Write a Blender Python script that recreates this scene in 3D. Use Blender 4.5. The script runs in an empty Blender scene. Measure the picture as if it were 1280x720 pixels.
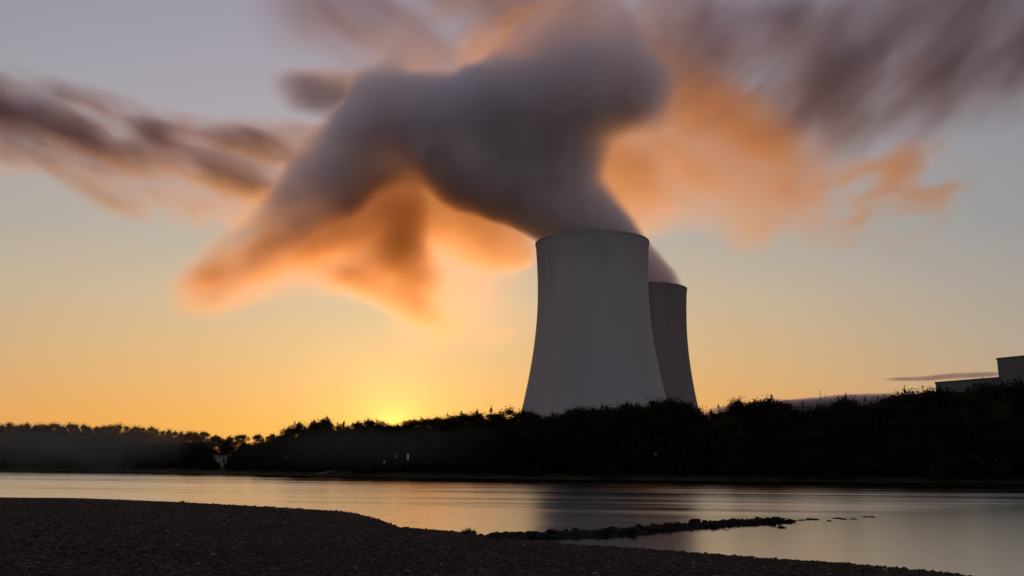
import bpy, bmesh, math, random
import numpy as np
from mathutils import Vector, Matrix, noise as mnoise

C = bpy.context.scene.collection
SC = bpy.context.scene
R = math.radians

# ------------------------------------------------------------------ camera
CAM_H = 3.2
F = 1128.0                       # focal length in pixels of a 1280 px wide frame
HOR = 572.0                      # horizon row
PITCH = math.atan((HOR - 360.0) / F)
cam_d = bpy.data.cameras.new('camera')
cam = bpy.data.objects.new('camera', cam_d)
C.objects.link(cam)
cam.location = (0, 0, CAM_H)
cam.rotation_euler = (R(90) + PITCH, 0, 0)
cam_d.sensor_width = 36.0
cam_d.lens = F / 1280.0 * 36.0
cam_d.clip_start = 0.1
cam_d.clip_end = 60000.0
SC.camera = cam

def ray(px, py):
    x, y = (px - 640.0) / F, (360.0 - py) / F
    c, s = math.cos(PITCH), math.sin(PITCH)
    return Vector((x, c - y * s, s + y * c))

def at(px, py, Y):
    d = ray(px, py)
    t = Y / d.y
    return Vector((d.x * t, Y, CAM_H + d.z * t))

def on_z(px, py, z=0.0):
    d = ray(px, py)
    t = (z - CAM_H) / d.z
    return Vector((d.x * t, d.y * t, z))

# ------------------------------------------------------------------ helpers
def tag(o, label=None, cat=None, group=None, kind=None):
    if label: o['label'] = label
    if cat: o['category'] = cat
    if group: o['group'] = group
    if kind: o['kind'] = kind
    return o

def link(o, parent=None, loc=None):
    C.objects.link(o)
    if parent: o.parent = parent
    if loc is not None: o.location = loc
    return o

def mesh_obj(name, verts, faces, mat, parent=None, loc=None, smooth=False):
    me = bpy.data.meshes.new(name)
    me.from_pydata([tuple(v) for v in verts], [], faces)
    me.update()
    if mat: me.materials.append(mat)
    if smooth: me.polygons.foreach_set('use_smooth', [True] * len(me.polygons))
    o = bpy.data.objects.new(name, me)
    return link(o, parent, loc)

def np_mesh(name, verts, faces, mat, parent=None, loc=None, smooth=False):
    """verts (n,3), faces (m,k) arrays of equal sized polygons"""
    me = bpy.data.meshes.new(name)
    v = np.asarray(verts, np.float32); f = np.asarray(faces, np.int32)
    me.vertices.add(len(v)); me.vertices.foreach_set('co', v.ravel())
    m, k = f.shape
    me.loops.add(m * k); me.loops.foreach_set('vertex_index', f.ravel())
    me.polygons.add(m)
    me.polygons.foreach_set('loop_start', np.arange(0, m * k, k, dtype=np.int32))
    me.update(calc_edges=True)
    me.validate()
    if mat: me.materials.append(mat)
    if smooth: me.polygons.foreach_set('use_smooth', [True] * len(me.polygons))
    o = bpy.data.objects.new(name, me)
    return link(o, parent, loc)

def empty(name, loc):
    o = bpy.data.objects.new(name, None)
    o.empty_display_size = 1
    return link(o, None, loc)

def bm_obj(name, bm, mat, parent=None, loc=None, smooth=False):
    me = bpy.data.meshes.new(name)
    bm.normal_update()
    bm.to_mesh(me); bm.free()
    if mat: me.materials.append(mat)
    if smooth: me.polygons.foreach_set('use_smooth', [True] * len(me.polygons))
    o = bpy.data.objects.new(name, me)
    return link(o, parent, loc)

def add_box(bm, x0, x1, y0, y1, z0, z1):
    vs = [bm.verts.new(p) for p in ((x0,y0,z0),(x1,y0,z0),(x1,y1,z0),(x0,y1,z0),(x0,y0,z1),(x1,y0,z1),(x1,y1,z1),(x0,y1,z1))]
    for f in ((3,2,1,0),(4,5,6,7),(0,1,5,4),(1,2,6,5),(2,3,7,6),(3,0,4,7)):
        bm.faces.new([vs[i] for i in f])

def new_mat(name):
    m = bpy.data.materials.new(name); m.use_nodes = True
    m.node_tree.nodes.clear()
    return m, m.node_tree

class NT:
    """small wrapper for building node trees"""
    def __init__(self, tree): self.t = tree
    def n(self, typ, ins=None, **props):
        nd = self.t.nodes.new(typ)
        for k, v in props.items(): setattr(nd, k, v)
        for k, v in (ins or {}).items(): self.set(nd, k, v)
        return nd
    def set(self, nd, k, v):
        s = nd.inputs[k]
        if isinstance(v, bpy.types.NodeSocket): self.t.links.new(v, s)
        else: s.default_value = v
    def math(self, op, a, b=None, c=None, clamp=False):
        nd = self.t.nodes.new('ShaderNodeMath'); nd.operation = op; nd.use_clamp = clamp
        for i, v in enumerate((a, b, c)):
            if v is not None: self.set(nd, i, v)
        return nd.outputs[0]
    def vmath(self, op, a, b=None, scale=None):
        nd = self.t.nodes.new('ShaderNodeVectorMath'); nd.operation = op
        self.set(nd, 0, a)
        if b is not None: self.set(nd, 1, b)
        if scale is not None: self.set(nd, 'Scale', scale)
        return nd.outputs[1] if op in ('DOT_PRODUCT', 'LENGTH', 'DISTANCE') else nd.outputs[0]
    def mapr(self, v, a, b, c=0.0, d=1.0, smooth=False):
        nd = self.t.nodes.new('ShaderNodeMapRange')
        nd.interpolation_type = 'SMOOTHSTEP' if smooth else 'LINEAR'
        for k, x in zip(('Value','From Min','From Max','To Min','To Max'), (v,a,b,c,d)): self.set(nd, k, x)
        return nd.outputs[0]
    def ramp(self, v, stops, interp='LINEAR'):
        nd = self.t.nodes.new('ShaderNodeValToRGB'); nd.color_ramp.interpolation = interp
        e = nd.color_ramp.elements
        while len(e) < len(stops): e.new(0.5)
        for el, (p, col) in zip(e, stops):
            el.position = p; el.color = tuple(col) + (1,) if len(col) == 3 else col
        self.set(nd, 0, v)
        return nd.outputs[0]
    def mix(self, fac, a, b, blend='MIX'):
        nd = self.t.nodes.new('ShaderNodeMix'); nd.data_type = 'RGBA'; nd.blend_type = blend
        self.set(nd, 0, fac); self.set(nd, 6, a); self.set(nd, 7, b)
        return nd.outputs[2]
    def noise(self, vec, scale=1.0, detail=2.0, rough=0.5, dist=0.0, out=0):
        nd = self.t.nodes.new('ShaderNodeTexNoise')
        self.set(nd, 'Vector', vec); self.set(nd, 'Scale', scale); self.set(nd, 'Detail', detail)
        self.set(nd, 'Roughness', rough); self.set(nd, 'Distortion', dist)
        return nd.outputs[out]
    def curve(self, v, pts):
        """pts (x, y) in world units: returns the value read off a smooth curve"""
        xs = [p[0] for p in pts]; ys = [p[1] for p in pts]
        x0, x1 = min(xs), max(xs); y0, y1 = min(ys), max(ys)
        if y1 - y0 < 1e-6: y1 = y0 + 1e-3
        u = self.mapr(v, x0, x1)
        nd = self.t.nodes.new('ShaderNodeFloatCurve')
        cv = nd.mapping.curves[0]
        q = sorted(((p[0]-x0)/(x1-x0), (p[1]-y0)/(y1-y0)) for p in pts)
        while len(cv.points) < len(q): cv.points.new(0.5, 0.5)
        for pt, (a, b) in zip(cv.points, q): pt.location = (a, b); pt.handle_type = 'AUTO_CLAMPED'
        nd.mapping.update()
        self.set(nd, 'Value', u)
        return self.mapr(nd.outputs[0], 0.0, 1.0, y0, y1)

def bsdf_mat(name, color=(0.5,0.5,0.5), rough=0.8, spec=0.3):
    m, t = new_mat(name); N = NT(t)
    b = N.n('ShaderNodeBsdfPrincipled', {'Base Color': (*color, 1), 'Roughness': rough, 'Specular IOR Level': spec})
    o = N.n('ShaderNodeOutputMaterial', {'Surface': b.outputs[0]})
    return m, N, b

# ------------------------------------------------------------------ sun and sky
SUN_AZ, SUN_EL = R(-7.4), R(1.7)
SUN_DIR = Vector((math.sin(SUN_AZ)*math.cos(SUN_EL), math.cos(SUN_AZ)*math.cos(SUN_EL), math.sin(SUN_EL)))

w = bpy.data.worlds.new('World'); SC.world = w
w.use_nodes = True
wt = w.node_tree; wt.nodes.clear(); N = NT(wt)
sky = N.n('ShaderNodeTexSky', sky_type='NISHITA', sun_disc=False, sun_elevation=SUN_EL, sun_rotation=SUN_AZ,
          altitude=100.0, air_density=1.0, dust_density=1.0, ozone_density=1.0)
gd = N.n('ShaderNodeTexCoord').outputs['Generated']
gz = N.n('ShaderNodeSeparateXYZ', {0: gd}).outputs[2]
west = N.ramp(gz, [(0.0, (.86,.34,.075)), (.045, (.87,.375,.085)), (.106, (.73,.435,.185)), (.167, (.61,.47,.305)), (.23, (.48,.435,.37)),
                   (.32, (.425,.405,.45)), (.47, (.345,.33,.42)), (1.0, (.16,.17,.26))])
east = N.ramp(gz, [(0.0, (.46,.31,.20)), (.05, (.50,.36,.25)), (.12, (.43,.37,.31)), (.22, (.33,.325,.34)), (.40, (.26,.265,.325)), (1.0, (.16,.17,.26))])
flat = N.vmath('NORMALIZE', N.vmath('MULTIPLY', gd, (1,1,0)))
caz = N.vmath('DOT_PRODUCT', flat, (math.sin(SUN_AZ), math.cos(SUN_AZ), 0))
grad = N.mix(N.mapr(caz, .74, .995, 0, 1, True), east, west)
csun = N.vmath('DOT_PRODUCT', gd, tuple(SUN_DIR))
ang = N.math('ARCCOSINE', csun)
glow = N.math('EXPONENT', N.math('MULTIPLY', ang, -1 / R(4.5)))
glow2 = N.math('EXPONENT', N.math('MULTIPLY', ang, -1 / R(11)))
grad = N.vmath('ADD', grad, N.vmath('SCALE', (1.1,.62,.10), scale=N.math('EXPONENT', N.math('MULTIPLY', ang, -1 / R(1.2)))))
grad = N.vmath('ADD', grad, N.vmath('SCALE', (.45,.25,.02), scale=glow))
grad = N.vmath('ADD', grad, N.vmath('SCALE', (.22,.13,.075), scale=glow2))
# the physical sky, its huge range near the sun compressed as the photograph's exposure does
ns = N.vmath('SCALE', sky.outputs[0], scale=.2)
ns = N.vmath('DIVIDE', ns, N.vmath('ADD', ns, (.9,.9,.9)))
tot = N.mix(.2, grad, ns)
bg = N.n('ShaderNodeBackground', {'Color': N.vmath('SCALE', tot, scale=10.0), 'Strength': 0.1})
N.n('ShaderNodeOutputWorld', {'Surface': bg.outputs[0]})

sd = bpy.data.lights.new('sun', 'SUN')
sd.energy = 1.5; sd.angle = R(0.6); sd.color = (1.0, 0.42, 0.10)
so = bpy.data.objects.new('sun', sd); C.objects.link(so)
so.rotation_euler = (-SUN_DIR).to_track_quat('-Z', 'Y').to_euler()
so.location = SUN_DIR * 500

SC.view_settings.view_transform = 'Standard'
SC.view_settings.look = 'None'
SC.view_settings.gamma = 1.0
SC.view_settings.exposure = 0.0
SC.view_settings.use_curve_mapping = False
SC.render.engine = 'CYCLES'
cy = SC.cycles
cy.use_denoising = True
cy.volume_bounces = 5
cy.max_bounces = 9
cy.diffuse_bounces = 3
cy.glossy_bounces = 3
cy.transparent_max_bounces = 16
cy.volume_step_rate = 0.5
cy.volume_max_steps = 256
cy.sample_clamp_indirect = 8.0

# ------------------------------------------------------------------ cooling towers
def tower(name, label, px_c, D, H, mat, rtop, rthroat, zthroat, rbase):
    top = at(px_c, 300, D)
    base = Vector((top.x, D, 0.0))
    root = empty(name, base)
    tag(root, label, 'cooling tower', 'cooling towers of the power plant')
    z_legs = 0.0
    a_low = zthroat / math.sqrt((rbase / rthroat) ** 2 - 1)
    a_up = (H - zthroat) / math.sqrt((rtop / rthroat) ** 2 - 1)
    def rad(z): return rthroat * math.sqrt(1 + ((z - zthroat) / (a_low if z < zthroat else a_up)) ** 2)
    seg, rows = 128, 64
    zs = [z_legs + (H - z_legs) * i / rows for i in range(rows + 1)]
    prof = [(rad(z), z) for z in zs] + [(rad(z) - 0.9, z) for z in reversed(zs)]
    vs, fs = [], []
    for r, z in prof:
        for k in range(seg):
            a = 2 * math.pi * k / seg
            vs.append((r * math.cos(a), r * math.sin(a), z))
    n = len(prof)
    for i in range(n):
        j = (i + 1) % n
        for k in range(seg):
            l = (k + 1) % seg
            fs.append((i*seg+k, i*seg+l, j*seg+l, j*seg+k))
    mesh_obj('shell', vs, fs, mat, root, smooth=True)
    # stiffening ring round the mouth
    rp = [(rtop + 0.02, H - 1.3), (rtop + 0.25, H - 1.2), (rtop + 0.25, H + 0.05), (rtop - 1.2, H + 0.05), (rtop - 1.2, H - 1.3)]
    vs, fs = [], []
    for r, z in rp:
        for k in range(seg):
            a = 2 * math.pi * k / seg
            vs.append((r * math.cos(a), r * math.sin(a), z))
    for i in range(len(rp)):
        j = (i + 1) % len(rp)
        for k in range(seg):
            l = (k + 1) % seg
            fs.append((i*seg+k, i*seg+l, j*seg+l, j*seg+k))
    mesh_obj('rim', vs, fs, mat, root, smooth=False)
    return root

mc, N, b = bsdf_mat('tower_concrete', rough=0.9, spec=0.2)
tc = N.n('ShaderNodeTexCoord').outputs['Object']
n1 = N.noise(N.vmath('MULTIPLY', tc, (0.06, 0.06, 0.006)), 1.0, 5, 0.6)
n2 = N.noise(tc, 0.02, 3, 0.5)
f = N.math('ADD', N.math('MULTIPLY', n1, 0.6), N.math('MULTIPLY', n2, 0.4))
N.set(b, 'Base Color', N.ramp(f, [(0.3, (0.315,0.295,0.31)), (0.5, (0.34,0.32,0.335)), (0.7, (0.365,0.343,0.357))]))

# darker band below the mouth, with a ragged lower edge, and faint lift joints of the casting
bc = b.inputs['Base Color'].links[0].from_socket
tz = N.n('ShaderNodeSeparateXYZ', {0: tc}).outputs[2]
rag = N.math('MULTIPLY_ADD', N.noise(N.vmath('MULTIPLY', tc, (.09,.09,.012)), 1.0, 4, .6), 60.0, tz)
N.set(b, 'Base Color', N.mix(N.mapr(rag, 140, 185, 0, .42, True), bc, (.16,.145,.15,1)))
lift = N.n('ShaderNodeTexWave', {'Vector': tc, 'Scale': .22, 'Distortion': .3}, wave_type='BANDS', bands_direction='Z').outputs[1]
bp = N.n('ShaderNodeBump', {'Height': lift, 'Strength': .25, 'Distance': .12}); N.set(b, 'Normal', bp.outputs[0])
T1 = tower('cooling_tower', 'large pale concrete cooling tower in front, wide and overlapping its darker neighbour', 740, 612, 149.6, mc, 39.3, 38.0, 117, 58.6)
mc2, N, b = bsdf_mat('shaded_rear_concrete', rough=0.9, spec=0.2)  # same concrete painted darker for the shade behind the front tower
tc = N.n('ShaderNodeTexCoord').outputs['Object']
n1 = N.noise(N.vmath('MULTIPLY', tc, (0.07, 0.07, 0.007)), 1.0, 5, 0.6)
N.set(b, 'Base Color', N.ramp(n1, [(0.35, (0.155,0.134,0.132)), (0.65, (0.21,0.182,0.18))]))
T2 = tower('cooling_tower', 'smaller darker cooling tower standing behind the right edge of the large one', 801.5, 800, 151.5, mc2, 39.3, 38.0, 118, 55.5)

# ------------------------------------------------------------------ steam and clouds (real volumes)
def cloud_mat(name, axis, prof, depth_pts, dens_pts, dens, soft=0.7, warp=20.0, warp_scale=0.01, stretch=(1,1,1), rot=(0,0,0),
              nscale=0.01, nlo=0.3, nhi=0.7, namt=0.6, detail=2.0, g=0.75, color=(0.93,0.92,0.92), seed=(0,0,0), ends=None, calm_base=None):
    m, t = new_mat(name); N = NT(t)
    pos = N.n('ShaderNodeTexCoord').outputs['Object']
    mp = N.n('ShaderNodeMapping', {'Vector': N.vmath('ADD', pos, seed), 'Rotation': rot, 'Scale': stretch}, vector_type='TEXTURE').outputs[0]
    wn = N.noise(mp, warp_scale, 3.0, 0.55, 0.0, 1)
    wamp = warp * 2
    if calm_base:                                   # steam leaves the tower mouth evenly and only then starts to billow
        wamp = N.mapr(N.n('ShaderNodeSeparateXYZ', {0: pos}).outputs[2], prof[0][0], prof[0][0] + calm_base, warp*.2, warp*2, True)
    wp = N.vmath('ADD', pos, N.vmath('SCALE', N.vmath('SUBTRACT', wn, (0.5,0.5,0.5)), scale=wamp))
    sx = N.n('ShaderNodeSeparateXYZ', {0: wp})
    X, Y, Z = sx.outputs
    a, p = (Z, X) if axis == 'z' else (X, Z)
    c = N.curve(a, [(q[0], (q[1] + q[2]) / 2) for q in prof])
    h = N.curve(a, [(q[0], abs(q[2] - q[1]) / 2) for q in prof])
    d = N.curve(a, depth_pts)
    s = N.curve(a, dens_pts)
    u = N.math('DIVIDE', N.math('SUBTRACT', p, c), h)
    v = N.math('DIVIDE', Y, d)
    e = N.math('SUBTRACT', N.math('SUBTRACT', 1.0, N.math('MULTIPLY', u, u)), N.math('MULTIPLY', v, v))
    e = N.mapr(e, 0.0, soft, 0.0, 1.0, smooth=True)
    nz = N.noise(mp, nscale, detail, 0.57)
    nz = N.mapr(nz, nlo, nhi, 1.0 - namt, 1.0, smooth=True)
    de = N.math('MULTIPLY', N.math('MULTIPLY', e, nz), N.math('MULTIPLY', s, dens))
    if ends:                                        # the body thins out towards both of its ends
        a0, a1 = prof[0][0], prof[-1][0]; L = a1 - a0
        de = N.math('MULTIPLY', de, N.mapr(a, a0, a0 + L*ends[0], 0, 1, True))
        de = N.math('MULTIPLY', de, N.mapr(a, a1, a1 - L*ends[1], 0, 1, True))
    pv = N.n('ShaderNodeVolumePrincipled', {'Color': (*color, 1), 'Density': de, 'Anisotropy': g})
    N.n('ShaderNodeOutputMaterial', {'Volume': pv.outputs[0]})
    m.cycles.volume_sampling = 'DISTANCE' if hasattr(m.cycles, 'volume_sampling') else None
    return m

def cloud(name, label, cat, Y, axis, pts, depth, dens=0.03, margin=1.2, group=None, dens_pts=None, **kw):
    """pts: (along, low, high) in photograph pixels at distance Y; depth: half depths in metres; the body is swept as a closed tube"""
    world = []
    for a, lo, hi in pts:
        if axis == 'z': p, q = at(lo, a, Y), at(hi, a, Y); world.append((p.z, p.x, q.x))
        else: p, q = at(a, lo, Y), at(a, hi, Y); world.append(((p.x+q.x)/2, p.z, q.z))
    if world[0][0] > world[-1][0]:                  # keep the per-point lists in step with the profile
        world.reverse()
        if isinstance(depth, (list, tuple)): depth = list(depth)[::-1]
        if dens_pts is not None: dens_pts = list(dens_pts)[::-1]
    if world[0][1] > world[0][2]: world = [(a, h, l) for a, l, h in world]
    mid = world[0]
    loc = Vector(((mid[1]+mid[2])/2, Y, mid[0])) if axis == 'z' else Vector((mid[0], Y, (mid[1]+mid[2])/2))
    oa, op = (loc.z, loc.x) if axis == 'z' else (loc.x, loc.z)
    prof = [(a-oa, l-op, h-op) for a, l, h in world]
    L = prof[-1][0] - prof[0][0]
    A = [q[0] for q in prof]
    if not isinstance(depth, (list, tuple)): depth = [depth] * len(prof)
    dpts = list(zip(A, depth))
    if dens_pts is None: dens_pts = [1.0] * len(prof)
    spts = list(zip(A, dens_pts))
    mat = cloud_mat(name + '_vapour', axis, prof, dpts, spts, dens, **kw)
    # swept tube, a little wider than the vapour so no face cuts it
    M = 40; seg = 20
    vs, fs = [], []
    aa = np.linspace(A[0], A[-1], M)
    lo = np.interp(aa, A, [q[1] for q in prof]); hi = np.interp(aa, A, [q[2] for q in prof]); dd = np.interp(aa, A, depth)
    for i in range(M):
        cc, hh = (lo[i]+hi[i])/2, max(abs(hi[i]-lo[i])/2 * margin, 0.5)
        for k in range(seg):
            th = 2*math.pi*k/seg
            p, y = cc + hh*math.cos(th), dd[i]*margin*math.sin(th)
            vs.append((p, y, aa[i]) if axis == 'z' else (aa[i], y, p))
    for i in range(M-1):
        for k in range(seg):
            l = (k+1) % seg
            fs.append((i*seg+k, i*seg+l, (i+1)*seg+l, (i+1)*seg+k))
    fs.append(tuple(range(seg))); fs.append(tuple(range((M-1)*seg, M*seg)))
    o = mesh_obj(name, vs, fs, mat, None, loc)
    bm = bmesh.new(); bm.from_mesh(o.data); bmesh.ops.recalc_face_normals(bm, faces=bm.faces); bm.to_mesh(o.data); bm.free()
    tag(o, label, cat, group)
    return o


GREY, ORANGE, DUSK = (.955,.897,.922), (.91,.71,.46), (.62,.60,.67)     # albedo: dense steam, drift with sunset orange put in, cloud with shade put in
cloud('steam_plume', 'thick grey steam plume rising from the mouth of the large front tower', 'steam plume', 622, 'z',
      [(5, 690, 790), (30, 675, 800), (55, 640, 815), (85, 595, 838), (110, 530, 846), (140, 495, 858), (165, 490, 800), (190, 500, 768), (215, 515, 762), (240, 535, 775), (262, 580, 789), (282, 632, 801), (302, 668, 811)],
      [40, 50, 60, 60, 65, 65, 60, 55, 50, 46, 42, 38, 35], dens=0.17, soft=0.5, warp=30, warp_scale=0.013, nscale=0.018, namt=0.6, calm_base=70.0, ends=(.015, .12), dens_pts=[.1, .18, .3, .45, .65, .8, .95, 1, 1.1, 1.2, 1.3, 1.5, 1.6], color=GREY, g=.35)
cloud('steam_plume', 'thin steam plume leaning left from the mouth of the smaller rear tower', 'steam plume', 800, 'z',
      [(250, 660, 772), (270, 680, 784), (290, 700, 799), (310, 728, 818), (330, 745, 837), (345, 752, 849), (360, 752, 856)],
      [38]*7, dens=0.12, soft=0.5, warp=5, warp_scale=0.02, nscale=0.02, namt=0.3, calm_base=50.0, ends=(.02, .1), color=GREY, g=.35)
cloud('steam_cloud', 'dark grey shoulder of steam spreading left above the glowing orange arch', 'steam cloud', 645, 'x',
      [(270, 365, 300), (320, 345, 250), (370, 310, 195), (410, 285, 150), (440, 265, 110), (480, 245, 88), (530, 232, 88), (580, 240, 84), (630, 282, 86), (680, 310, 82), (740, 310, 82)],
      [26, 36, 48, 55, 60, 65, 65, 60, 50, 42, 35], dens=0.13, soft=0.65, warp=32, warp_scale=0.013, nscale=0.018, namt=0.6, dens_pts=[.25, .35, .5, .8, 1, 1, 1, 1, 1, 1, .8], color=GREY, g=.35, ends=(.25, .08))
cloud('steam_cloud', 'orange brown wing of steam drifting low to the left, tapering to a soft tip', 'steam cloud', 660, 'x',
      [(205, 385, 345), (240, 405, 320), (290, 400, 275), (340, 385, 230), (400, 380, 205), (450, 390, 200), (500, 405, 205), (545, 425, 290), (580, 430, 370)],
      [24, 36, 50, 60, 65, 65, 55, 35, 20], dens=0.075, soft=1.1, warp=34, warp_scale=0.011, stretch=(2.2,1,1), rot=(0,R(-32),0), seed=(210,0,40), nscale=0.02, nlo=.38, nhi=.64, namt=0.92, dens_pts=[.6,1.0,1.3,1.2,.9,.8,.7,.8,.8], color=(.78,.57,.37), ends=(.17,.2))
cloud('steam_cloud', 'glowing orange arch of thin steam under the dark shoulder, left of the tower top', 'steam cloud', 665, 'x',
      [(450, 350, 205), (490, 370, 200), (540, 330, 195), (590, 340, 205), (635, 340, 250), (672, 330, 280)],
      [40, 55, 60, 55, 45, 30], dens=0.044, soft=0.9, warp=18, warp_scale=0.014, nscale=0.016, namt=0.35, color=ORANGE, ends=(.25,.08))
cloud('steam_cloud', 'pale peach veil of steam hanging over the glow left of the large tower', 'steam cloud', 700, 'x',
      [(470, 440, 300), (530, 450, 270), (590, 455, 260), (640, 440, 280), (690, 400, 300)],
      [30, 45, 50, 45, 30], dens=0.006, soft=1.0, warp=22, warp_scale=0.014, nscale=0.02, nlo=.38, nhi=.66, namt=0.85, color=ORANGE, ends=(.25,.15))
cloud('steam_cloud', 'brown orange tail of steam trailing down to the right under the arch', 'steam cloud', 650, 'x',
      [(360, 352, 310), (420, 368, 318), (470, 385, 330), (515, 402, 352), (550, 415, 378), (580, 428, 402)],
      [18, 24, 26, 24, 18, 12], dens=0.03, soft=1.0, warp=18, warp_scale=0.014, stretch=(2.4,1,1), rot=(0,R(30),0), nscale=0.024, nlo=.36, nhi=.64, namt=0.8, seed=(50,0,900), color=(.80,.56,.33), ends=(.25,.25))
cloud('steam_cloud', 'pale peach fringe of steam along the right edge of the plume above the tower', 'steam cloud', 890, 'x',
      [(728, 230, 150), (750, 285, 150), (775, 300, 165), (800, 305, 180), (830, 300, 200), (860, 290, 220)],
      [28, 36, 38, 38, 32, 24], dens=0.022, soft=0.9, warp=12, warp_scale=0.016, nscale=0.02, nlo=.34, nhi=.66, namt=0.6, color=(.95,.80,.60), ends=(.06,.4))
cloud('steam_cloud', 'orange sunlit steam cloud to the right of the grey plume', 'steam cloud', 900, 'x',
      [(722, 255, 130), (748, 292, 115), (790, 315, 60), (830, 308, 45), (880, 308, 70), (930, 330, 95), (980, 300, 130), (1030, 275, 170), (1070, 250, 190)],
      [34, 52, 65, 72, 78, 72, 62, 48, 30], dens=0.032, soft=0.95, warp=34, warp_scale=0.010, stretch=(2.4,1,1), rot=(0,R(38),0), nscale=0.02, nlo=.34, nhi=.66, namt=0.66, color=(.93,.75,.53), ends=(.05,.3), dens_pts=[1, 1, 1, .95, .95, 1, 1, .8, .6])
G = 'clouds blown across the evening sky'
cloud('cloud', 'broad grey cloud bank filling the upper right of the sky', 'cloud', 960, 'x',
      [(770, 90, -40), (830, 135, -60), (900, 175, -50), (960, 215, -40), (1010, 235, -30), (1060, 225, -40), (1120, 200, -60), (1200, 180, -80), (1420, 140, -120)],
      [50, 70, 80, 90, 90, 90, 80, 80, 60], dens=0.036, soft=0.8, warp=45, warp_scale=0.006, stretch=(2.6,1,1), rot=(0,R(-50),0), nscale=0.019, nlo=.38, nhi=.61, namt=0.84, group=G, color=DUSK, g=.9, ends=(.12,.05))
cloud('cloud', 'broken peach cloud patches below the grey bank on the right', 'cloud', 940, 'x',
      [(990, 310, 190), (1040, 320, 170), (1100, 325, 160), (1160, 300, 160), (1235, 255, 190)],
      40, dens=0.034, soft=0.9, warp=30, warp_scale=0.012, stretch=(1.8,1,1), rot=(0,R(-15),0), nscale=0.022, nlo=.45, nhi=.66, namt=1.0, group=G, color=ORANGE, ends=(.2,.2))
cloud('cloud', 'small orange curl of cloud at the top edge above the plume', 'cloud', 700, 'x',
      [(570, 110, 40), (610, 105, 15), (660, 80, -5), (720, 60, -25), (780, 40, -40)],
      30, dens=0.045, soft=0.8, warp=24, warp_scale=0.02, nscale=0.022, nlo=.42, nhi=.6, namt=0.95, group=G, color=ORANGE, ends=(.2,.2))
cloud('cloud', 'faint mauve cloud streaks at the top of the sky left of the plume', 'cloud', 950, 'x',
      [(310, 60, -60), (400, 95, -70), (500, 130, -70), (600, 135, -70), (720, 90, -70)],
      60, dens=0.04, soft=0.9, warp=20, warp_scale=0.008, stretch=(3.5,1,1), rot=(0,R(38),0), nscale=0.014, nlo=.38, nhi=.64, namt=1.0, group=G, color=DUSK, g=.94, ends=(.25,.2))
cloud('cloud', 'small dark cloud beside the left shoulder of the plume', 'cloud', 800, 'x',
      [(340, 128, 94), (380, 146, 82), (430, 154, 80), (475, 158, 90), (520, 150, 105)],
      34, dens=0.1, soft=0.9, warp=14, warp_scale=0.015, stretch=(2,1,1), rot=(0,R(15),0), nscale=0.015, namt=0.7, group=G, color=DUSK, ends=(.3,.25))
cloud('cloud', 'dark brown streaked cloud running in from the upper left edge of the sky', 'cloud', 950, 'x',
      [(-120, 150, 30), (0, 195, 68), (60, 215, 85), (120, 230, 100), (180, 240, 122), (240, 245, 150)],
      60, dens=0.085, soft=0.9, warp=26, warp_scale=0.009, stretch=(3.0,1,1), rot=(0,R(26),0), nscale=0.031, nlo=.39, nhi=.60, namt=0.96, detail=4.5, group=G, color=DUSK, g=.93, ends=(.02,.3))
cloud('cloud', 'brown streaked cloud between the upper left cloud and the shoulder of the plume', 'cloud', 930, 'x',
      [(150, 195, 135), (210, 225, 138), (270, 240, 146), (330, 252, 152), (390, 252, 158), (450, 240, 165)],
      50, dens=0.085, soft=0.9, warp=26, warp_scale=0.010, stretch=(3.0,1,1), rot=(0,R(20),0), nscale=0.034, nlo=.39, nhi=.60, namt=0.96, detail=4.5, seed=(400,0,130), group=G, color=DUSK, g=.93, ends=(.2,.1))
cloud('cloud', 'lower peach and brown strands of cloud under the brown streaks on the left', 'cloud', 900, 'x',
      [(-40, 205, 160), (40, 225, 165), (110, 255, 180), (190, 280, 190), (260, 292, 205), (320, 295, 225), (370, 285, 240)],
      45, dens=0.045, soft=0.9, warp=26, warp_scale=0.010, stretch=(3.2,1,1), rot=(0,R(24),0), nscale=0.026, nlo=.44, nhi=.66, namt=1.0, detail=4.5, seed=(90,0,720), group=G, color=(.62,.56,.54), g=.86, ends=(.15,.15))
cloud('cloud', 'faint small peach cloud at the left edge below the brown band', 'cloud', 950, 'x',
      [(-40, 222, 200), (0, 223, 200), (40, 221, 203), (75, 220, 208)], 20, dens=0.012, soft=.9, warp=8, warp_scale=.01, nscale=.02, namt=.5, group=G, color=ORANGE, ends=(.1,.4))
cloud('cloud', 'thin low streak of cloud just above the grey industrial hall', 'cloud', 5200, 'x',
      [(1095, 476, 473), (1150, 477, 470), (1200, 474, 465), (1255, 471, 465)],
      80, dens=0.02, soft=0.9, warp=10, warp_scale=0.005, nscale=0.01, namt=0.3, group=G, color=DUSK, ends=(.2,.1))
cloud('cloud', 'low mauve cloud bank on the horizon right of the towers', 'cloud', 6000, 'x',
      [(860, 530, 516), (900, 530, 507), (960, 530, 500), (1010, 530, 496), (1060, 530, 492), (1120, 530, 490), (1180, 530, 490), (1240, 530, 496)],
      150, dens=0.035, soft=0.35, warp=12, warp_scale=0.003, nscale=0.004, namt=0.2, group=G, color=DUSK, ends=(.2,.1))

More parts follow.
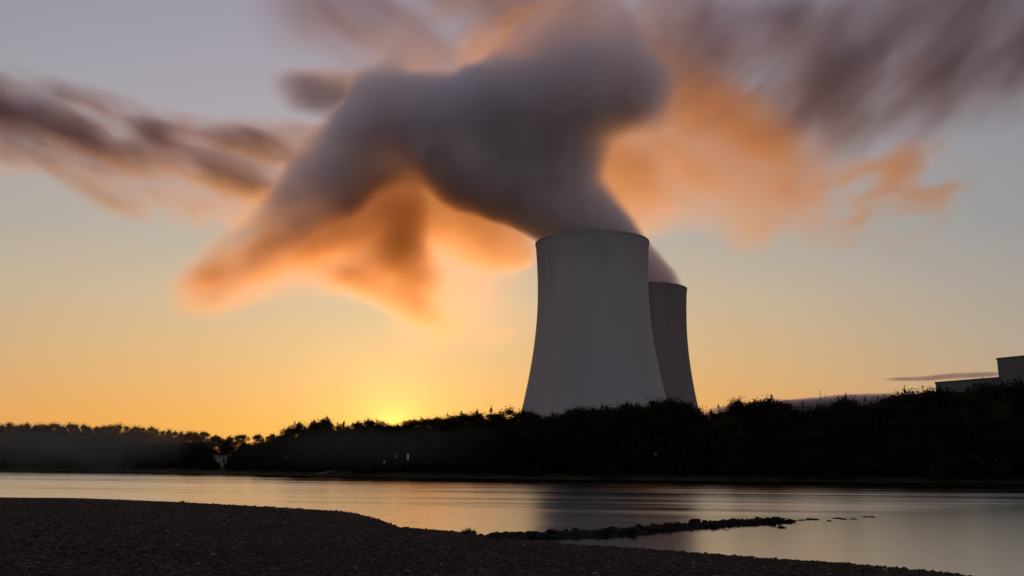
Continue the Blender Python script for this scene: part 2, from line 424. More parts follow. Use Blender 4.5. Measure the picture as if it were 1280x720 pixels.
tag(cloud('mist', None, None, 200, 'x', [(-260, 588, 530), (-60, 588, 526), (80, 588, 528), (200, 588, 532), (270, 588, 538), (340, 588, 556)],
      [26]*6, dens=0.0045, soft=0.9, warp=8, warp_scale=0.03, nscale=0.05, namt=0.6, g=.5, ends=(.1, .2)), kind='stuff')
tag(cloud('mist', None, None, 150, 'x', [(300, 592, 545), (420, 592, 535), (540, 592, 532), (680, 592, 545)],
      [16]*4, dens=0.003, soft=0.9, warp=6, warp_scale=0.03, nscale=0.05, namt=0.6, g=.5, ends=(.3, .3)), kind='stuff')

cloud('cloud', 'thin ragged veil of grey steam joining the top of the plume to the clouds', 'cloud', 760, 'x',
      [(400, 150, 60), (480, 150, 20), (560, 140, -20), (660, 130, -60), (760, 140, -70), (850, 170, -60), (930, 190, -20), (1000, 180, 40)],
      60, dens=0.03, soft=0.9, warp=36, warp_scale=0.012, stretch=(2.4,1,1), rot=(0,R(-38),0), nscale=0.022, nlo=.42, nhi=.64, namt=1.0, detail=4.5, seed=(33,0,610), group=G, color=DUSK, g=.86, ends=(.2,.2))

# ------------------------------------------------------------------ river, banks
rng = np.random.default_rng(7)
random.seed(7)

SHORE_PX = [(-500, 583), (0, 588), (100, 589), (190, 591), (270, 592.5), (400, 595), (640, 598.5), (900, 601), (1280, 604), (1700, 608)]
SHORE = [on_z(*p) for p in SHORE_PX]
p0, p1 = on_z(0, 588), on_z(1280, 604)
DV = (p1 - p0).normalized(); NV = Vector((-DV.y, DV.x, 0))
if NV.y < 0: NV = -NV
S_ = [p.dot(DV) for p in SHORE]; T_ = [p.dot(NV) for p in SHORE]
def bank_t(s): return float(np.interp(s, S_, T_))
def bank_z(d):
    return float(np.interp(d, [-6, -1.5, 0, 1.2, 4, 9, 20, 60, 400], [-2.0, -.35, .02, .35, .85, 1.35, 1.9, 2.3, 2.6]))
def st(s, t): return DV * s + NV * t

def far_point(px, extra):
    """ground point on the far bank seen at column px, 'extra' metres behind the waterline"""
    d = ray(px, 590); d = Vector((d.x, d.y, 0)).normalized()
    lo, hi = 20.0, 900.0
    for _ in range(40):
        m = (lo + hi) / 2; q = d * m
        if q.dot(NV) - bank_t(q.dot(DV)) < extra: lo = m
        else: hi = m
    q = d * lo
    q.z = bank_z(extra)
    return q

m_bank, N, b = bsdf_mat('bank_soil', rough=0.95, spec=0.1)
pos = N.n('ShaderNodeTexCoord').outputs['Object']
f = N.noise(pos, .5, 5, .6)
N.set(b, 'Base Color', N.ramp(f, [(.35, (.018,.017,.008)), (.55, (.035,.033,.014)), (.7, (.07,.055,.035))]))
bp = N.n('ShaderNodeBump', {'Height': N.noise(pos, 2.0, 4, .6), 'Strength': .8, 'Distance': .25}); N.set(b, 'Normal', bp.outputs[0])

ss = np.concatenate([[-9000, -5000, -2500, -1200, -700], np.arange(-420, 260, 2.0), [400, 900, 2500, 6000, 9000]])
dd = np.array([-6, -1.5, -.4, 0, .5, 1.2, 2.5, 4, 6, 9, 14, 20, 32, 60, 140, 400, 2000, 9000.0])
vs = []
for s in ss:
    t0 = bank_t(s)
    for d in dd:
        wob = mnoise.noise(Vector((s*.11, d*.2, 3.1))) * min(1.0, .3 + abs(d)*.1)
        p = st(s, t0 + d + (wob*.8 if d < 10 else 0))
        z = bank_z(d) + (wob*.25 if 0.3 < d < 500 else 0) + (mnoise.noise(Vector((s*.6, d*.9, 0)))*.12 if 0 < d < 30 else 0)
        vs.append((p.x, p.y, z))
k = len(dd)
fs = [(i*k+j, (i+1)*k+j, (i+1)*k+j+1, i*k+j+1) for i in range(len(ss)-1) for j in range(k-1)]
o = mesh_obj('far_bank', vs, fs, m_bank, smooth=True); tag(o, kind='structure')

# river water
m_w, t = new_mat('river_water'); N = NT(t)
pos = N.n('ShaderNodeTexCoord').outputs['Object']
flow = math.atan2(DV.y, DV.x)
along = N.n('ShaderNodeMapping', {'Vector': pos, 'Rotation': (0,0,R(-14)), 'Scale': (11, 1, 1)}, vector_type='TEXTURE').outputs[0]
bands = N.noise(along, .28, 3, .6)
broad = N.noise(along, .07, 2, .5)
tipA, rootA = on_z(1000, 651), on_z(640, 672)
sd_ = (tipA - rootA).normalized(); sn = Vector((-sd_.y, sd_.x, 0))
side = N.math('SUBTRACT', N.vmath('DOT_PRODUCT', pos, tuple(sn)), rootA.dot(sn))
calm = N.mapr(side, -1.0, 7.0, 1.0, 0.0, True)
rough = N.math('ADD', N.mapr(bands, .35, .65, .23, .31), N.mapr(broad, .35, .65, -.02, .02))
rough = N.math('ADD', N.math('MULTIPLY', rough, N.math('SUBTRACT', 1.0, calm)), N.math('MULTIPLY', calm, .235))
gl = N.n('ShaderNodeBsdfAnisotropic', {'Color': (.97,.97,.97,1), 'Roughness': rough}, distribution='BECKMANN')
dfw = N.n('ShaderNodeBsdfDiffuse', {'Color': (.018,.02,.016,1)})
fr = N.n('ShaderNodeFresnel', {'IOR': 1.333})
rip = N.noise(N.n('ShaderNodeMapping', {'Vector': pos, 'Rotation': (0,0,R(-10)), 'Scale': (9,1,1)}, vector_type='TEXTURE').outputs[0], .9, 3, .55)
bp = N.n('ShaderNodeBump', {'Height': rip, 'Strength': N.mapr(calm, 0, 1, .10, .05), 'Distance': .06}); N.set(gl, 'Normal', bp.outputs[0])
mx = N.n('ShaderNodeMixShader', {0: N.math('POWER', fr.outputs[0], .38), 1: dfw.outputs[0], 2: gl.outputs[0]})
N.n('ShaderNodeOutputMaterial', {'Surface': mx.outputs[0]})
o = mesh_obj('river', [(-9000,-6000,0),(9000,-6000,0),(9000,9000,0),(-9000,9000,0)], [(0,1,2,3)], m_w); tag(o, kind='structure')
o = mesh_obj('river_bed', [(-12000,-9000,-2.2),(12000,-9000,-2.2),(12000,12000,-2.2),(-12000,12000,-2.2)], [(0,1,2,3)], m_bank); tag(o, kind='structure')

# near gravel bank
NEAR_PX = [(-300, 621), (0, 622), (100, 623), (200, 627), (330, 634), (430, 640), (468, 648), (490, 656), (500, 660), (560, 664), (600, 669.5), (614, 673), (640, 676),
           (690, 679), (712, 682), (760, 684), (870, 692), (950, 698), (1080, 707), (1190, 718), (1260, 727), (1500, 760)]
near = [on_z(*p) for p in NEAR_PX]
n_az = [math.atan2(p.x, p.y) for p in near]; n_r = [math.hypot(p.x, p.y) for p in near]
n_az = [-math.pi, -1.6, -1.0] + n_az + [1.2, 1.9, math.pi]; n_r = [60, 90, 110] + n_r + [13, 14, 60]
def shore_r(a): return np.interp(a, n_az, n_r)
def gravel_z(r, a):
    return 1.72 * (1 - (r / shore_r(a))) ** 1.0
m_g, N, b = bsdf_mat('gravel_ground', rough=0.95, spec=0.08)
pos = N.n('ShaderNodeTexCoord').outputs['Object']
vor = N.n('ShaderNodeTexVoronoi', {'Vector': pos, 'Scale': 16.0})
val = N.n('ShaderNodeSeparateColor', {0: vor.outputs['Color']}).outputs[0]
big = N.noise(pos, .35, 4, .6)
col = N.ramp(val, [(0, (.017,.010,.007)), (.5, (.038,.024,.016)), (.85, (.065,.045,.033)), (1, (.10,.08,.066))])
N.set(b, 'Base Color', N.mix(N.mapr(big, .35, .65, .15, .75), col, (.022,.0135,.009,1)))
hgt = N.math('SUBTRACT', 1.0, vor.outputs['Distance'])
bp = N.n('ShaderNodeBump', {'Height': N.math('ADD', hgt, N.noise(pos, 5, 4, .6)), 'Strength': .9, 'Distance': .05}); N.set(b, 'Normal', bp.outputs[0])
az = np.concatenate([np.linspace(-math.pi, -.75, 40, endpoint=False), np.linspace(-.75, .75, 560), np.linspace(.75, math.pi, 40)[1:]])
fr = np.concatenate([np.linspace(0.0, .2, 8, endpoint=False), np.linspace(.2, 1.0, 150), [1.01, 1.02, 1.04, 1.08, 1.2]])
vs = []
for a in az:
    rs = shore_r(a)
    for q in fr:
        r = max(rs * q, .01)
        x, y = r*math.sin(a), r*math.cos(a)
        amp = .16*min(1, max(0, (1.0-q)*4))
        e = mnoise.noise(Vector((x*.16, y*.16, 0)))*amp*1.4 + mnoise.noise(Vector((x*.8, y*.8, 5)))*amp*.35 + mnoise.noise(Vector((x*2.6, y*2.6, 9)))*.035
        vs.append((x, y, 1.72*(1-q) - (q-1)*3*(q > 1) + e + (.03 if q < 1 else 0)))
k = len(fr)
fs = [(i*k+j, (i+1)*k+j, (i+1)*k+j+1, i*k+j+1) for i in range(len(az)-1) for j in range(k-1)]
gb = mesh_obj('gravel_bank', vs, fs, m_g, smooth=True); tag(gb, kind='structure')
from mathutils.bvhtree import BVHTree
gbvh = BVHTree.FromPolygons([Vector(v) for v in vs], fs)
def gz_at(x, y):
    h = gbvh.ray_cast(Vector((x, y, 20)), Vector((0,0,-1)))
    return h[0].z if h[0] is not None else 0.0

# loose pebbles lying on the bank: beyond counting
m_p, N, b = bsdf_mat('pebble', rough=0.85, spec=0.15)
pos = N.n('ShaderNodeTexCoord').outputs['Object']
att = N.n('ShaderNodeAttribute', attribute_name='shade').outputs['Fac']
N.set(b, 'Base Color', N.ramp(att, [(0, (.012,.007,.005)), (.4, (.038,.024,.017)), (.7, (.068,.047,.035)), (.92, (.11,.085,.07)), (1, (.18,.155,.135))]))
NP = 70000
base = np.array([(1,0,0),(-1,0,0),(0,1,0),(0,-1,0),(0,0,1),(0,0,-1),(.6,.6,.55),(-.6,.6,.55),(-.6,-.6,.55),(.6,-.6,.55)], float)
tri = np.array([(4,6,7),(4,7,8),(4,8,9),(4,9,6),(0,2,6),(2,1,7),(1,3,8),(3,0,9),(2,7,6),(1,8,7),(3,9,8),(0,6,9)], int)
a = rng.uniform(-.66, .66, NP*2)
q = rng.uniform(0, 1, NP*2)
rs = shore_r(a)
r = 10.5 * (np.minimum(rs*1.004, 72)/10.5) ** (q**1.25)
sel = r < rs*1.004
a, r = a[sel][:NP], r[sel][:NP]
n = len(a)
X, Y = r*np.sin(a), r*np.cos(a)
size = np.minimum(rng.lognormal(math.log(.019), .4, n), .045) * (1 + r*.022)
Z = np.array([gz_at(x, y) for x, y in zip(X, Y)])
sc3 = np.stack([size*rng.uniform(.8, 1.5, n), size*rng.uniform(.8, 1.3, n), size*rng.uniform(.45, .8, n)], 1)
th = rng.uniform(0, 2*math.pi, n)
P = base[None]*sc3[:, None]*rng.uniform(.8, 1.2, (n, len(base), 1))
x = P[..., 0]*np.cos(th)[:, None] - P[..., 1]*np.sin(th)[:, None]
y = P[..., 0]*np.sin(th)[:, None] + P[..., 1]*np.cos(th)[:, None]
tilt = rng.normal(0, .25, n)[:, None]
z = P[..., 2] + x*tilt
V = np.stack([x + X[:, None], y + Y[:, None], z + (Z + size*.2)[:, None]], -1).reshape(-1, 3)
Fc = (tri[None] + (np.arange(n)*len(base))[:, None, None]).reshape(-1, 3)
o = np_mesh('gravel', V, Fc, m_p, smooth=False); tag(o, kind='stuff')
at_ = o.data.attributes.new('shade', 'FLOAT', 'POINT')
at_.data.foreach_set('value', np.repeat(np.clip(rng.beta(1.7, 2.6, n) + (rng.random(n) < .012)*.5, 0, 1), len(base)).astype(np.float32))

# ------------------------------------------------------------------ rock spit
m_r, N, b = bsdf_mat('wet_rock', rough=0.95, spec=0.08)
pos = N.n('ShaderNodeTexCoord').outputs['Object']
N.set(b, 'Base Color', N.ramp(N.noise(pos, 6, 5, .6), [(.35, (.006,.005,.004)), (.6, (.017,.012,.009)), (.75, (.035,.027,.022))]))
bp = N.n('ShaderNodeBump', {'Height': N.noise(pos, 14, 5, .65), 'Strength': .8, 'Distance': .04}); N.set(b, 'Normal', bp.outputs[0])
def rock_mesh(seed, flat):
    bm = bmesh.new(); bmesh.ops.create_icosphere(bm, subdivisions=3, radius=1)
    for v in bm.verts:
        p = v.co.copy()
        e = mnoise.noise(p*1.1 + Vector((seed*7.3, 0, 0)))*.55 + mnoise.noise(p*2.6 + Vector((0, seed*3.1, 0)))*.28 + mnoise.noise(p*6 + Vector((0, 0, seed)))*.1
        # facets: clamp against a few random planes
        v.co = p*(1 + e)
    rr = random.Random(seed)
    for _ in range(7):
        nrm = Vector((rr.uniform(-1,1), rr.uniform(-1,1), rr.uniform(-.4,1))).normalized(); dlim = rr.uniform(.55, .85)
        for v in bm.verts:
            k = v.co.dot(nrm)
            if k > dlim: v.co -= nrm*(k - dlim)*.85
    for v in bm.verts: v.co.z *= flat
    me = bpy.data.meshes.new('rock'); bm.to_mesh(me); bm.free(); me.materials.append(m_r)
    me.polygons.foreach_set('use_smooth', [True]*len(me.polygons))
    return me
rocks = [rock_mesh(i, f) for i, f in enumerate((.75, .6, .85, .5, .65))]
SPIT = [on_z(*p) for p in ((604, 676), (640, 674), (680, 672), (720, 670), (770, 668.5), (820, 664), (870, 659.5), (920, 656), (960, 654), (992, 652.5))]
cum = [0]
for i in range(1, len(SPIT)): cum.append(cum[-1] + (SPIT[i]-SPIT[i-1]).length)
def spit_at(u):
    L = u*cum[-1]
    return Vector((np.interp(L, cum, [p.x for p in SPIT]), np.interp(L, cum, [p.y for p in SPIT]), 0))
# low stony ridge that carries the rocks
vs, fs = [], []
M = 260; W = 15
for i in range(M+1):
    u = i/M; c = spit_at(u)
    hw = .8*(1 - .5*u) * min(1, (1-u)/.14 + .04) * (1 + .35*mnoise.noise(Vector((u*14, 0, 0))))
    for j in range(W):
        k = j/(W-1)*2 - 1
        z = .28*(1-k*k) - .06 + (.2*mnoise.noise(Vector((u*50, k*2, 2))) + .08*mnoise.noise(Vector((u*160, k*4, 7))))*(1-abs(k))
        z = z*min(1, (1-u)/.12 + .25)
        vs.append((c.x, c.y + k*hw*1.8, z if abs(k) < 1 else -.25))
fs = [(i*W+j, (i+1)*W+j, (i+1)*W+j+1, i*W+j+1) for i in range(M) for j in range(W-1)]
o = mesh_obj('stone_spit', vs, fs, m_r, smooth=True); tag(o, kind='structure')
for i in range(290):
    u = random.random()**.9
    c = spit_at(u)
    o = bpy.data.objects.new('rock', rocks[i % 5]); C.objects.link(o)
    r = random.choice((1, 1, 1, 1.7))*random.uniform(.07, .17)*(1.0 - .1*u)
    o.location = (c.x + random.uniform(-.2,.2), c.y + random.gauss(0, .6)*(1-.5*u), r*.2 + (.13*random.random() + .04)*min(1, (1-u)/.1 + .3))
    o.scale = (r*random.uniform(1,1.5), r*random.uniform(.8,1.2), r*random.uniform(.6,1.0))
    o.rotation_euler = (random.uniform(-.3,.3), random.uniform(-.3,.3), random.uniform(0, 6.28))
    tag(o, 'dark wet rock heaped in the spit that reaches out into the river', 'rock', 'rocks heaped in the spit')
for px, py, sx in ((1001, 650.5, .3), (1012, 649.5, .22), (1019, 649.8, .3), (1036, 651.5, .2), (1046, 648.2, .38), (1055, 649.2, .2), (1066, 649, .26), (1083, 646.2, .34), (1090, 646.5, .2)):
    p = on_z(px, py)
    o = bpy.data.objects.new('rock', rocks[px % 5]); C.objects.link(o)
    o.location = (p.x, p.y, 0); o.scale = (sx, sx*.7, .11); o.rotation_euler = (0,0,random.uniform(-.3,.3))
    tag(o, 'low stone barely breaking the water beyond the tip of the spit', 'rock', 'stones awash beyond the spit')
p = on_z(977, 660)
o = bpy.data.objects.new('rock', rocks[3]); C.objects.link(o); o.location = (p.x, p.y, .02); o.scale = (.26, .2, .16); o.rotation_euler = (0,0,.2)
tag(o, 'flat dark stone lying alone in the calm pool below the tip of the spit', 'rock')

# ------------------------------------------------------------------ trees on the far bank
m_leaf, t = new_mat('leaf'); N = NT(t)
pos = N.n('ShaderNodeTexCoord').outputs['Object']
rnd = N.n('ShaderNodeObjectInfo').outputs['Random']
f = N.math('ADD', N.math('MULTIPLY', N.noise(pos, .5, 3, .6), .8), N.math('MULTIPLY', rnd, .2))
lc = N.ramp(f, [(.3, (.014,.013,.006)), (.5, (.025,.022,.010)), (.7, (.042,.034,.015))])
df = N.n('ShaderNodeBsdfDiffuse', {'Color': lc}); tr = N.n('ShaderNodeBsdfTranslucent', {'Color': lc})
ms = N.n('ShaderNodeMixShader', {0: .3, 1: df.outputs[0], 2: tr.outputs[0]})
N.n('ShaderNodeOutputMaterial', {'Surface': ms.outputs[0]})
m_bark, N, b = bsdf_mat('bark', (.035,.026,.018), .95, .1)
pos = N.n('ShaderNodeTexCoord').outputs['Object']
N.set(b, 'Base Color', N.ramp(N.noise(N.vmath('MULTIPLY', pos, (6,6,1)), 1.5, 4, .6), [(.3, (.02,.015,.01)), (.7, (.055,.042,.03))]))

def leaf_cloud(centers, radii, counts, lsize, rg):
    Ps, n = [], 0
    for c, r, k in zip(centers, radii, counts):
        d = rg.normal(size=(k, 3)); d /= np.linalg.norm(d, axis=1)[:, None]
        rad = np.asarray(r)*(rg.random((k, 1))**.45)
        Ps.append(np.asarray(c) + d*rad)
    P = np.concatenate(Ps); n = len(P)
    u = rg.normal(size=(n, 3)); u /= np.linalg.norm(u, axis=1)[:, None]
    v = rg.normal(size=(n, 3)); v -= (u*v).sum(1)[:, None]*u; v /= np.linalg.norm(v, axis=1)[:, None]
    s = lsize*rg.uniform(.6, 1.35, (n, 1))
    A = np.stack([P - u*s, P - v*s*.55, P + u*s, P + v*s*.55], 1).reshape(-1, 3)
    return A, np.arange(n*4).reshape(-1, 4)

def tube(bm, pts, rads, seg=6):
    rings = []
    for i, (p, r) in enumerate(zip(pts, rads)):
        d = (pts[min(i+1, len(pts)-1)] - pts[max(i-1, 0)]).normalized()
        x = d.orthogonal().normalized(); y = d.cross(x)
        rings.append([bm.verts.new(p + (x*math.cos(2*math.pi*k/seg) + y*math.sin(2*math.pi*k/seg))*r) for k in range(seg)])
    for a_, b_ in zip(rings, rings[1:]):
        for k in range(seg): bm.faces.new((a_[k], a_[(k+1) % seg], b_[(k+1) % seg], b_[k]))

def tree_meshes(seed, kind):
    """unit tree 10 m high"""
    rg = np.random.default_rng(seed); rr = random.Random(seed)
    H = 10.0
    low, wid, nclump, nleaf, ls = {'round': (1.2, 4.3, 70, 190, .125), 'tall': (1.2, 3.0, 60, 180, .12), 'spiky': (1.0, 3.9, 64, 170, .12),
                                   'cone': (1.0, 2.4, 60, 170, .125), 'shrub': (.2, 5.4, 70, 200, .20)}[kind]
    cs, rs, ks = [], [], []
    for i in range(nclump):
        h = rr.random()**.85
        if kind == 'cone': w = wid*(1-h)**.7*1.15 + .25
        elif kind == 'shrub': w = wid*math.sqrt(max(0, 1-h**2.2))
        else: w = wid*math.sqrt(max(.02, 1-h**3.2))*(.72 + .28*min(1, h*3))*rr.uniform(.88, 1.08)
        an = rr.uniform(0, 6.283); q = math.sqrt(rr.random())
        z = low + (H - low - .7)*h
        cs.append((w*q*math.cos(an), w*q*math.sin(an), z))
        r = rr.uniform(.55, 1.15)*(1.4 if kind == 'shrub' else 1)*(.85 if h > .85 else 1)
        rs.append((r*1.15, r*1.15, r*.8)); ks.append(int(nleaf*r))
    top = max(c[2] for c in cs)
    # shoots that stand out of the crown
    for i in range({'round': 1, 'tall': 1, 'spiky': 9, 'cone': 1, 'shrub': 6}[kind]):
        c = rr.choice([q for q in cs if q[2] > low + (H-low)*.45])
        L = rr.uniform(.5, 1.2 if kind != 'spiky' else 1.6)
        an = rr.uniform(0, 6.28); ln = rr.uniform(0, .35)
        for k in range(5):
            q = (k+1)/5*L + .5
            cs.append((c[0] + math.cos(an)*ln*q, c[1] + math.sin(an)*ln*q, c[2] + q*.8))
            rs.append((.24*(1.1-k/7),)*2 + (.24,)); ks.append(int(13*(1.2-k/6)))
    # sparse leafy fringe over the clumps
    for c in list(cs[:nclump]):
        cs.append(c); rs.append((1.6, 1.6, 1.3)); ks.append(34)
    V, Fq = leaf_cloud(cs, rs, ks, ls, rg)
    V[:, 2] *= H/np.percentile(V[:, 2], 99.6)
    bm = bmesh.new()
    th = H*.8
    tp = [Vector((math.sin(i*.9 + seed)*.12*i/4, math.cos(i*1.3 + seed)*.12*i/4, -0.4 + th*i/6)) for i in range(7)]
    tube(bm, tp, [.26*(1 - i/7)**.8 + .03 for i in range(7)], 8)
    for i in range(9):
        c = Vector(rr.choice(cs[:nclump])); k = rr.randint(1, 4)
        s0 = tp[k]; mid = s0.lerp(c, .5) + Vector((0,0,.35))
        tube(bm, [s0, mid, c], [.10, .06, .02], 5)
    mt = bpy.data.meshes.new('trunk'); bm.to_mesh(mt); bm.free(); mt.materials.append(m_bark)
    oc = np_mesh('crown', V, Fq, m_leaf); mc_ = oc.data
    bpy.data.objects.remove(oc)
    return mt, mc_

KINDS = ['round', 'tall', 'spiky', 'cone', 'shrub']
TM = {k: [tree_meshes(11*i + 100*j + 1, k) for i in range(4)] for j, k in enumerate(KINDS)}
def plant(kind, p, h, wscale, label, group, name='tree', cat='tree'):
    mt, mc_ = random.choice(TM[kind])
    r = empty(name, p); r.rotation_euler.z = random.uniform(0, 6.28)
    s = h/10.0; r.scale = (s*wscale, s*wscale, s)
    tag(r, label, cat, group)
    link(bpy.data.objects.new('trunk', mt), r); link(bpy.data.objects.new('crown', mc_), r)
    return r

TOP = [(-200, 529), (0, 530), (60, 529), (100, 531), (150, 531), (200, 536), (235, 540), (250, 537), (285, 546), (310, 543), (330, 545), (345, 541), (358, 533), (372, 529), (385, 528), (400, 522), (418, 525),
       (430, 530), (440, 526), (460, 524), (480, 528), (493, 531), (508, 526), (530, 524), (560, 518), (578, 514), (600, 516), (620, 515), (640, 511), (660, 513), (695, 520), (730, 508), (760, 510),
       (785, 505), (810, 504), (840, 498), (862, 502), (875, 506), (892, 516), (903, 513), (915, 504), (930, 498), (950, 502), (975, 496), (985, 508), (1000, 514), (1020, 501), (1040, 506), (1070, 495), (1088, 504),
       (1105, 504), (1125, 492), (1150, 490), (1175, 487), (1195, 489), (1215, 488), (1240, 479), (1265, 481), (1285, 478), (1340, 474), (1480, 470)]
tx = [p[0] for p in TOP]; ty = [p[1] for p in TOP]
ZONES = [(210, 'slender tree in the far hazy wood at the left end of the bank', 'trees of the far wood'),
         (330, 'low tree beside the white hut on the far bank', 'trees around the white hut'),
         (640, 'dark bushy tree in the treeline under the setting sun, left of the cooling towers', 'trees under the setting sun'),
         (885, 'dark rounded tree in the treeline in front of the cooling towers', 'trees in front of the cooling towers'),
         (1110, 'ragged tree with upright shoots in the treeline right of the towers', 'trees right of the towers'),
         (9999, 'tall dense tree in the treeline in front of the grey industrial buildings', 'trees before the industrial buildings')]
SH_ZONES = [(210, 'low bush at the foot of the far hazy wood', 'bushes of the far wood'), (330, 'low bush beside the white hut', 'bushes around the white hut'),
            (640, 'dark bush along the water under the setting sun', 'bushes under the setting sun'), (885, 'dark bush along the water in front of the cooling towers', 'bushes below the towers'),
            (1110, 'dark bush along the water right of the towers', 'bushes right of the towers'), (9999, 'dark bush along the water in front of the industrial buildings', 'bushes below the industrial buildings')]
def zone(px, zs): return next(z for z in zs if px < z[0])
def tree_at(px, extra, kind, top_px, wscale, zs, name='tree', cat='tree'):
    p = far_point(px, extra)
    d = ray(px, top_px); hd = math.hypot(d.x, d.y); dist = math.hypot(p.x, p.y)
    h = CAM_H + d.z/hd*dist - p.z
    if h < .6: return
    z = zone(px, zs)
    plant(kind, p, h, wscale, z[1], z[2], name, cat)

px = -40.0
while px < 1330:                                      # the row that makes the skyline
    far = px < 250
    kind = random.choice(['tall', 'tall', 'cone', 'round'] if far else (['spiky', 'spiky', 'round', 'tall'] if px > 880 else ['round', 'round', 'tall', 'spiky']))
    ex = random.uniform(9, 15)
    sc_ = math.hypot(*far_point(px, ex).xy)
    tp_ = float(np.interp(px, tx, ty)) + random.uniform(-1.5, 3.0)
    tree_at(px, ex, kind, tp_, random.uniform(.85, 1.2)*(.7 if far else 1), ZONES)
    px += (8.5 if far else 17)*random.uniform(.75, 1.25)
px = -40.0
while px < 1330:                                      # a second row behind, filling the gaps lower down
    tree_at(px, random.uniform(20, 34), random.choice(['round', 'tall']), float(np.interp(px, tx, ty)) + random.uniform(3, 10), random.uniform(1.0, 1.4), ZONES)
    px += 21*random.uniform(.8, 1.2)
for px in range(452, 520, 8): tree_at(px, random.uniform(18, 26), 'round', 533, 1.5, ZONES)  # extra unseen trees, added to block the sun's glint on the water
px = -40.0
while px < 1330:                                      # bushes at the foot
    if not (258 < px < 294):
        fl = float(np.interp(px, tx, ty))
        tree_at(px, random.uniform(4.5, 7.5), 'shrub', fl + (575 - fl)*random.uniform(.25, .6), random.uniform(1.0, 1.6), SH_ZONES, 'bush', 'bush')
    px += 15*random.uniform(.8, 1.2)
for px, tpx in ((256, 566), (263, 572), (292, 566), (300, 560), (270, 578), (286, 577)):
    tree_at(px, random.uniform(3.0, 4.5), 'shrub', tpx, 1.0, SH_ZONES, 'bush', 'bush')

# ------------------------------------------------------------------ buildings behind the trees
def panel_mat(name, col, sc):
    m, N, b = bsdf_mat(name, col, .6, .3)
    pos = N.n('ShaderNodeTexCoord').outputs['Object']
    n_ = N.noise(N.vmath('MULTIPLY', pos, (.3,.3,.06)), 1, 4, .6)
    c2 = tuple(c*.75 for c in col)
    N.set(b, 'Base Color', N.ramp(n_, [(.3, c2), (.7, col)]))
    wv = N.n('ShaderNodeTexWave', {'Vector': pos, 'Scale': sc}, wave_type='BANDS', bands_direction='X')
    bp = N.n('ShaderNodeBump', {'Height': wv.outputs[1], 'Strength': .25, 'Distance': .08}); N.set(b, 'Normal', bp.outputs[0])
    return m
m_hall = panel_mat('grey_cladding', (.115,.112,.126), .5)
m_cap = bsdf_mat('dark_coping', (.07,.07,.075), .5, .4)[0]
m_glass = bsdf_mat('dark_glass', (.02,.022,.028), .1, .5)[0]
def prism(name, A, B, depth, ztop, label, cat, windows=0):
    """box with its front facade from A to B (ground points), running back from the camera"""
    e = (B - A); L = e.length; ex = e.normalized(); ang = math.atan2(ex.y, ex.x)
    r = empty(name, Vector((A.x, A.y, 2.5))); r.rotation_euler.z = ang; tag(r, label, cat)
    H = ztop - 2.5
    bm = bmesh.new(); add_box(bm, 0, L, 0, depth, -1, H); bm_obj('wall', bm, m_hall, r)
    bm = bmesh.new(); add_box(bm, -.25, L+.25, -.25, depth+.25, H + .003, H+.7); bm_obj('roof_edge', bm, m_cap, r)
    bm = bmesh.new()
    for i in range(windows):
        x0 = L*(i+.2)/windows
        add_box(bm, x0, x0 + L*.6/windows, -.06, .2, 2.2, 4.2)
        bm_obj('window', bm, m_glass, r); bm = bmesh.new()
    bm.free()
    return r
A = at(1169, 477.5, 432); B = at(1249, 470.3, 404)
z_h = A.z - .7
prism('industrial_hall', A, B, 45, z_h, 'long low grey industrial hall with a flat roof behind the trees', 'industrial hall', 3)
A2 = at(1246, 447.5, 396); e = Vector((B.x-A.x, B.y-A.y, 0)).normalized()
prism('tower_block', A2, A2 + e*34, 30, A2.z - .7, 'tall windowless grey block at the right edge, rising above the low hall', 'building', 0)
A3 = at(997.5, 507, 420); B3 = at(1013, 506, 420)
prism('flat_roofed_building', A3, B3, 8, A3.z - .7, 'small flat roofed building half hidden between the treetops right of the towers', 'building', 2)
m_mast = bsdf_mat('mast_steel', (.12,.12,.125), .5, .5)[0]
def mast(px, top, rad, label):
    p = at(px, top, 410); H = p.z - 2.5
    r = empty('mast', (p.x, 410, 2.5)); tag(r, label, 'mast', 'thin masts among the treetops')
    bm = bmesh.new(); tube(bm, [Vector((0,0,-.5)), Vector((0,0,H*.6)), Vector((0,0,H))], [rad*1.6, rad*1.2, rad*.6], 8); bm_obj('pole', bm, m_mast, r)
    bm = bmesh.new(); add_box(bm, -.9, .9, -.06, .06, H*.86, H*.86+.14); add_box(bm, -.6, .6, -.05, .05, H*.93, H*.93+.1); bm_obj('crossarm', bm, m_mast, r)
mast(1024.8, 487.5, .2, 'taller of two thin masts standing among the treetops beside the flat roofed building')
mast(1031.2, 491, .13, 'shorter of two thin masts standing among the treetops beside the flat roofed building')

# white hut by the water
m_white = bsdf_mat('white_render', (.24,.255,.285), .8, .2)[0]
hp = far_point(276, 6.0)
r = empty('hut', hp); tag(r, 'small white hut with a dark flat roof at the water under the left trees', 'hut')
r.rotation_euler.z = math.atan2(-hp.x, hp.y)*1.0 + .25
k = math.hypot(hp.x, hp.y)/F
hw = 6.2*k
bm = bmesh.new(); add_box(bm, -hw, hw, 0, 2.4, -.3, 14*k); bm_obj('wall', bm, m_white, r)
bm = bmesh.new(); add_box(bm, -hw-.3, hw+.3, -.35, 2.7, 14*k+.003, 14*k+.25); bm_obj('roof', bm, m_cap, r)
bm = bmesh.new(); add_box(bm, hw*.25, hw*.65, -.05, .1, 6*k, 11*k); bm_obj('window', bm, m_glass, r)
bm = bmesh.new(); add_box(bm, -hw*.6, -hw*.1, -.05, .1, -.1, 6*k); bm_obj('door', bm, m_cap, r)

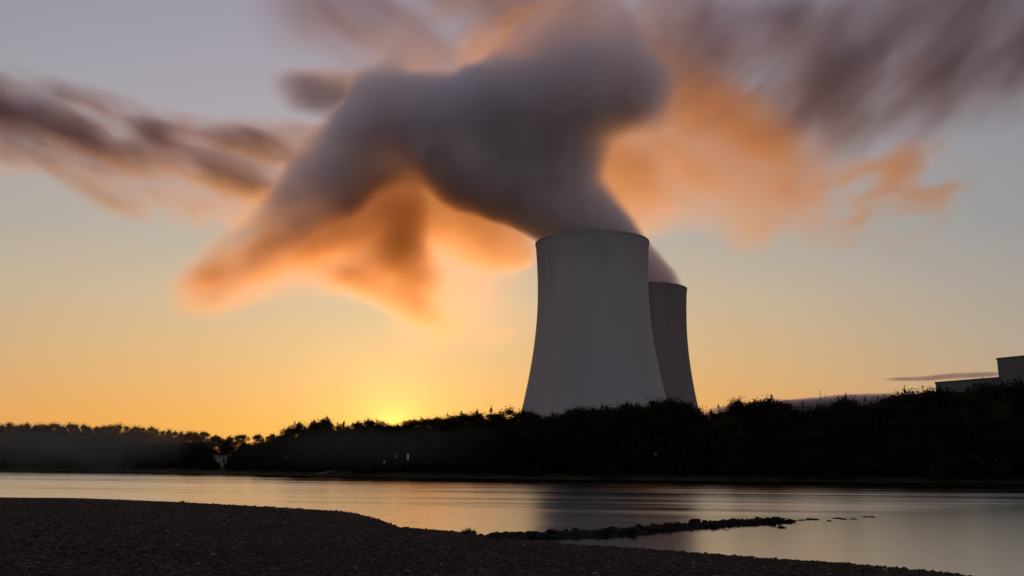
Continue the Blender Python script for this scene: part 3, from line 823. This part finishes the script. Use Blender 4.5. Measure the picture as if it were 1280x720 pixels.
# white marker boards on the bank
m_mark = bsdf_mat('white_board', (.5,.51,.54), .6, .3)[0]
def marker(px, py, w_px, h_px, label):
    p = far_point(px, 3.2); k = math.hypot(p.x, p.y)/F
    zc = CAM_H + (HOR - py)*k
    r = empty('marker_post', p); r.rotation_euler.z = math.atan2(-p.x, p.y); tag(r, label, 'marker post', 'white marker posts on the far bank')
    zt = max(zc + h_px*k/2, p.z + .5)
    bm = bmesh.new(); tube(bm, [Vector((0,.05,-.3)), Vector((0,.05,zt-p.z))], [.05, .045], 8); bm_obj('post', bm, m_bark, r)
    bm = bmesh.new(); add_box(bm, -w_px*k/2, w_px*k/2, -.04, 0.0, zt - h_px*k - p.z, zt - p.z)
    bmesh.ops.bevel(bm, geom=bm.edges[:], offset=.01, segments=1); bm_obj('board', bm, m_mark, r)
marker(357, 572, 2.0, 5, 'leftmost of three white marker posts close together on the far bank')
marker(363.5, 569.5, 3.0, 3, 'middle of three white marker posts close together on the far bank')
marker(370, 571, 2.4, 4, 'rightmost of three white marker posts close together on the far bank')
marker(480, 577, 1.4, 3.5, 'faint low marker post on the bank left of the white pair under the sun')
marker(495, 570, 2.8, 4, 'left of two white marker posts on the bank under the sun')
marker(509.5, 571, 2.4, 7, 'right of two white marker posts on the bank under the sun')
marker(820, 568, 2.6, 4, 'lone white marker post on the bank below the towers')
marker(1257, 575, 2.2, 7, 'lone white marker post on the bank below the tall grey block')

# stony ramp down to the water
m_ramp, N, b = bsdf_mat('pale_stone', (.2,.19,.18), .9, .2)
pos = N.n('ShaderNodeTexCoord').outputs['Object']
N.set(b, 'Base Color', N.ramp(N.noise(pos, 3, 4, .6), [(.3, (.05,.047,.045)), (.7, (.14,.135,.125))]))
vs = []
for i in range(13):
    u = i/12
    q = far_point(398 + 30*u, .3 + 5.2*u)
    wd = DV*(.9 - .25*u)
    zz = q.z + .14
    vs += [tuple(q - wd + Vector((0,0,.14))), tuple(q + wd + Vector((0,0,.14)))]
fs = [(2*i, 2*i+1, 2*i+3, 2*i+2) for i in range(12)]
o = mesh_obj('path', vs, fs, m_ramp); tag(o, kind='structure')

# tuft at the end of the gravel tongue
m_grass = bsdf_mat('dry_grass', (.035,.032,.014), .9, .1)[0]
p = on_z(586, 670); p.z = gz_at(p.x, p.y)
r = tag(empty('grass_tuft', p), 'small dark grass tuft at the tip of the gravel tongue', 'grass tuft')
vs, fs = [], []
for i in range(260):
    an = random.uniform(0, 6.28); q = random.random()**.6*.33
    x, y = q*math.cos(an), q*math.sin(an); h = random.uniform(.12, .3)*(1.2-q*2); l = random.uniform(0, .14)
    dx, dy = math.cos(an)*l, math.sin(an)*l; wv = .012; k = len(vs)
    vs += [(x-wv, y, -.03), (x+wv, y, -.03), (x+dx*.5+wv*.6, y+dy*.5, h*.65), (x+dx*.5-wv*.6, y+dy*.5, h*.65), (x+dx, y+dy, h)]
    fs += [(k, k+1, k+2, k+3), (k+3, k+2, k+4)]
mesh_obj('blades', vs, fs, m_grass, r)
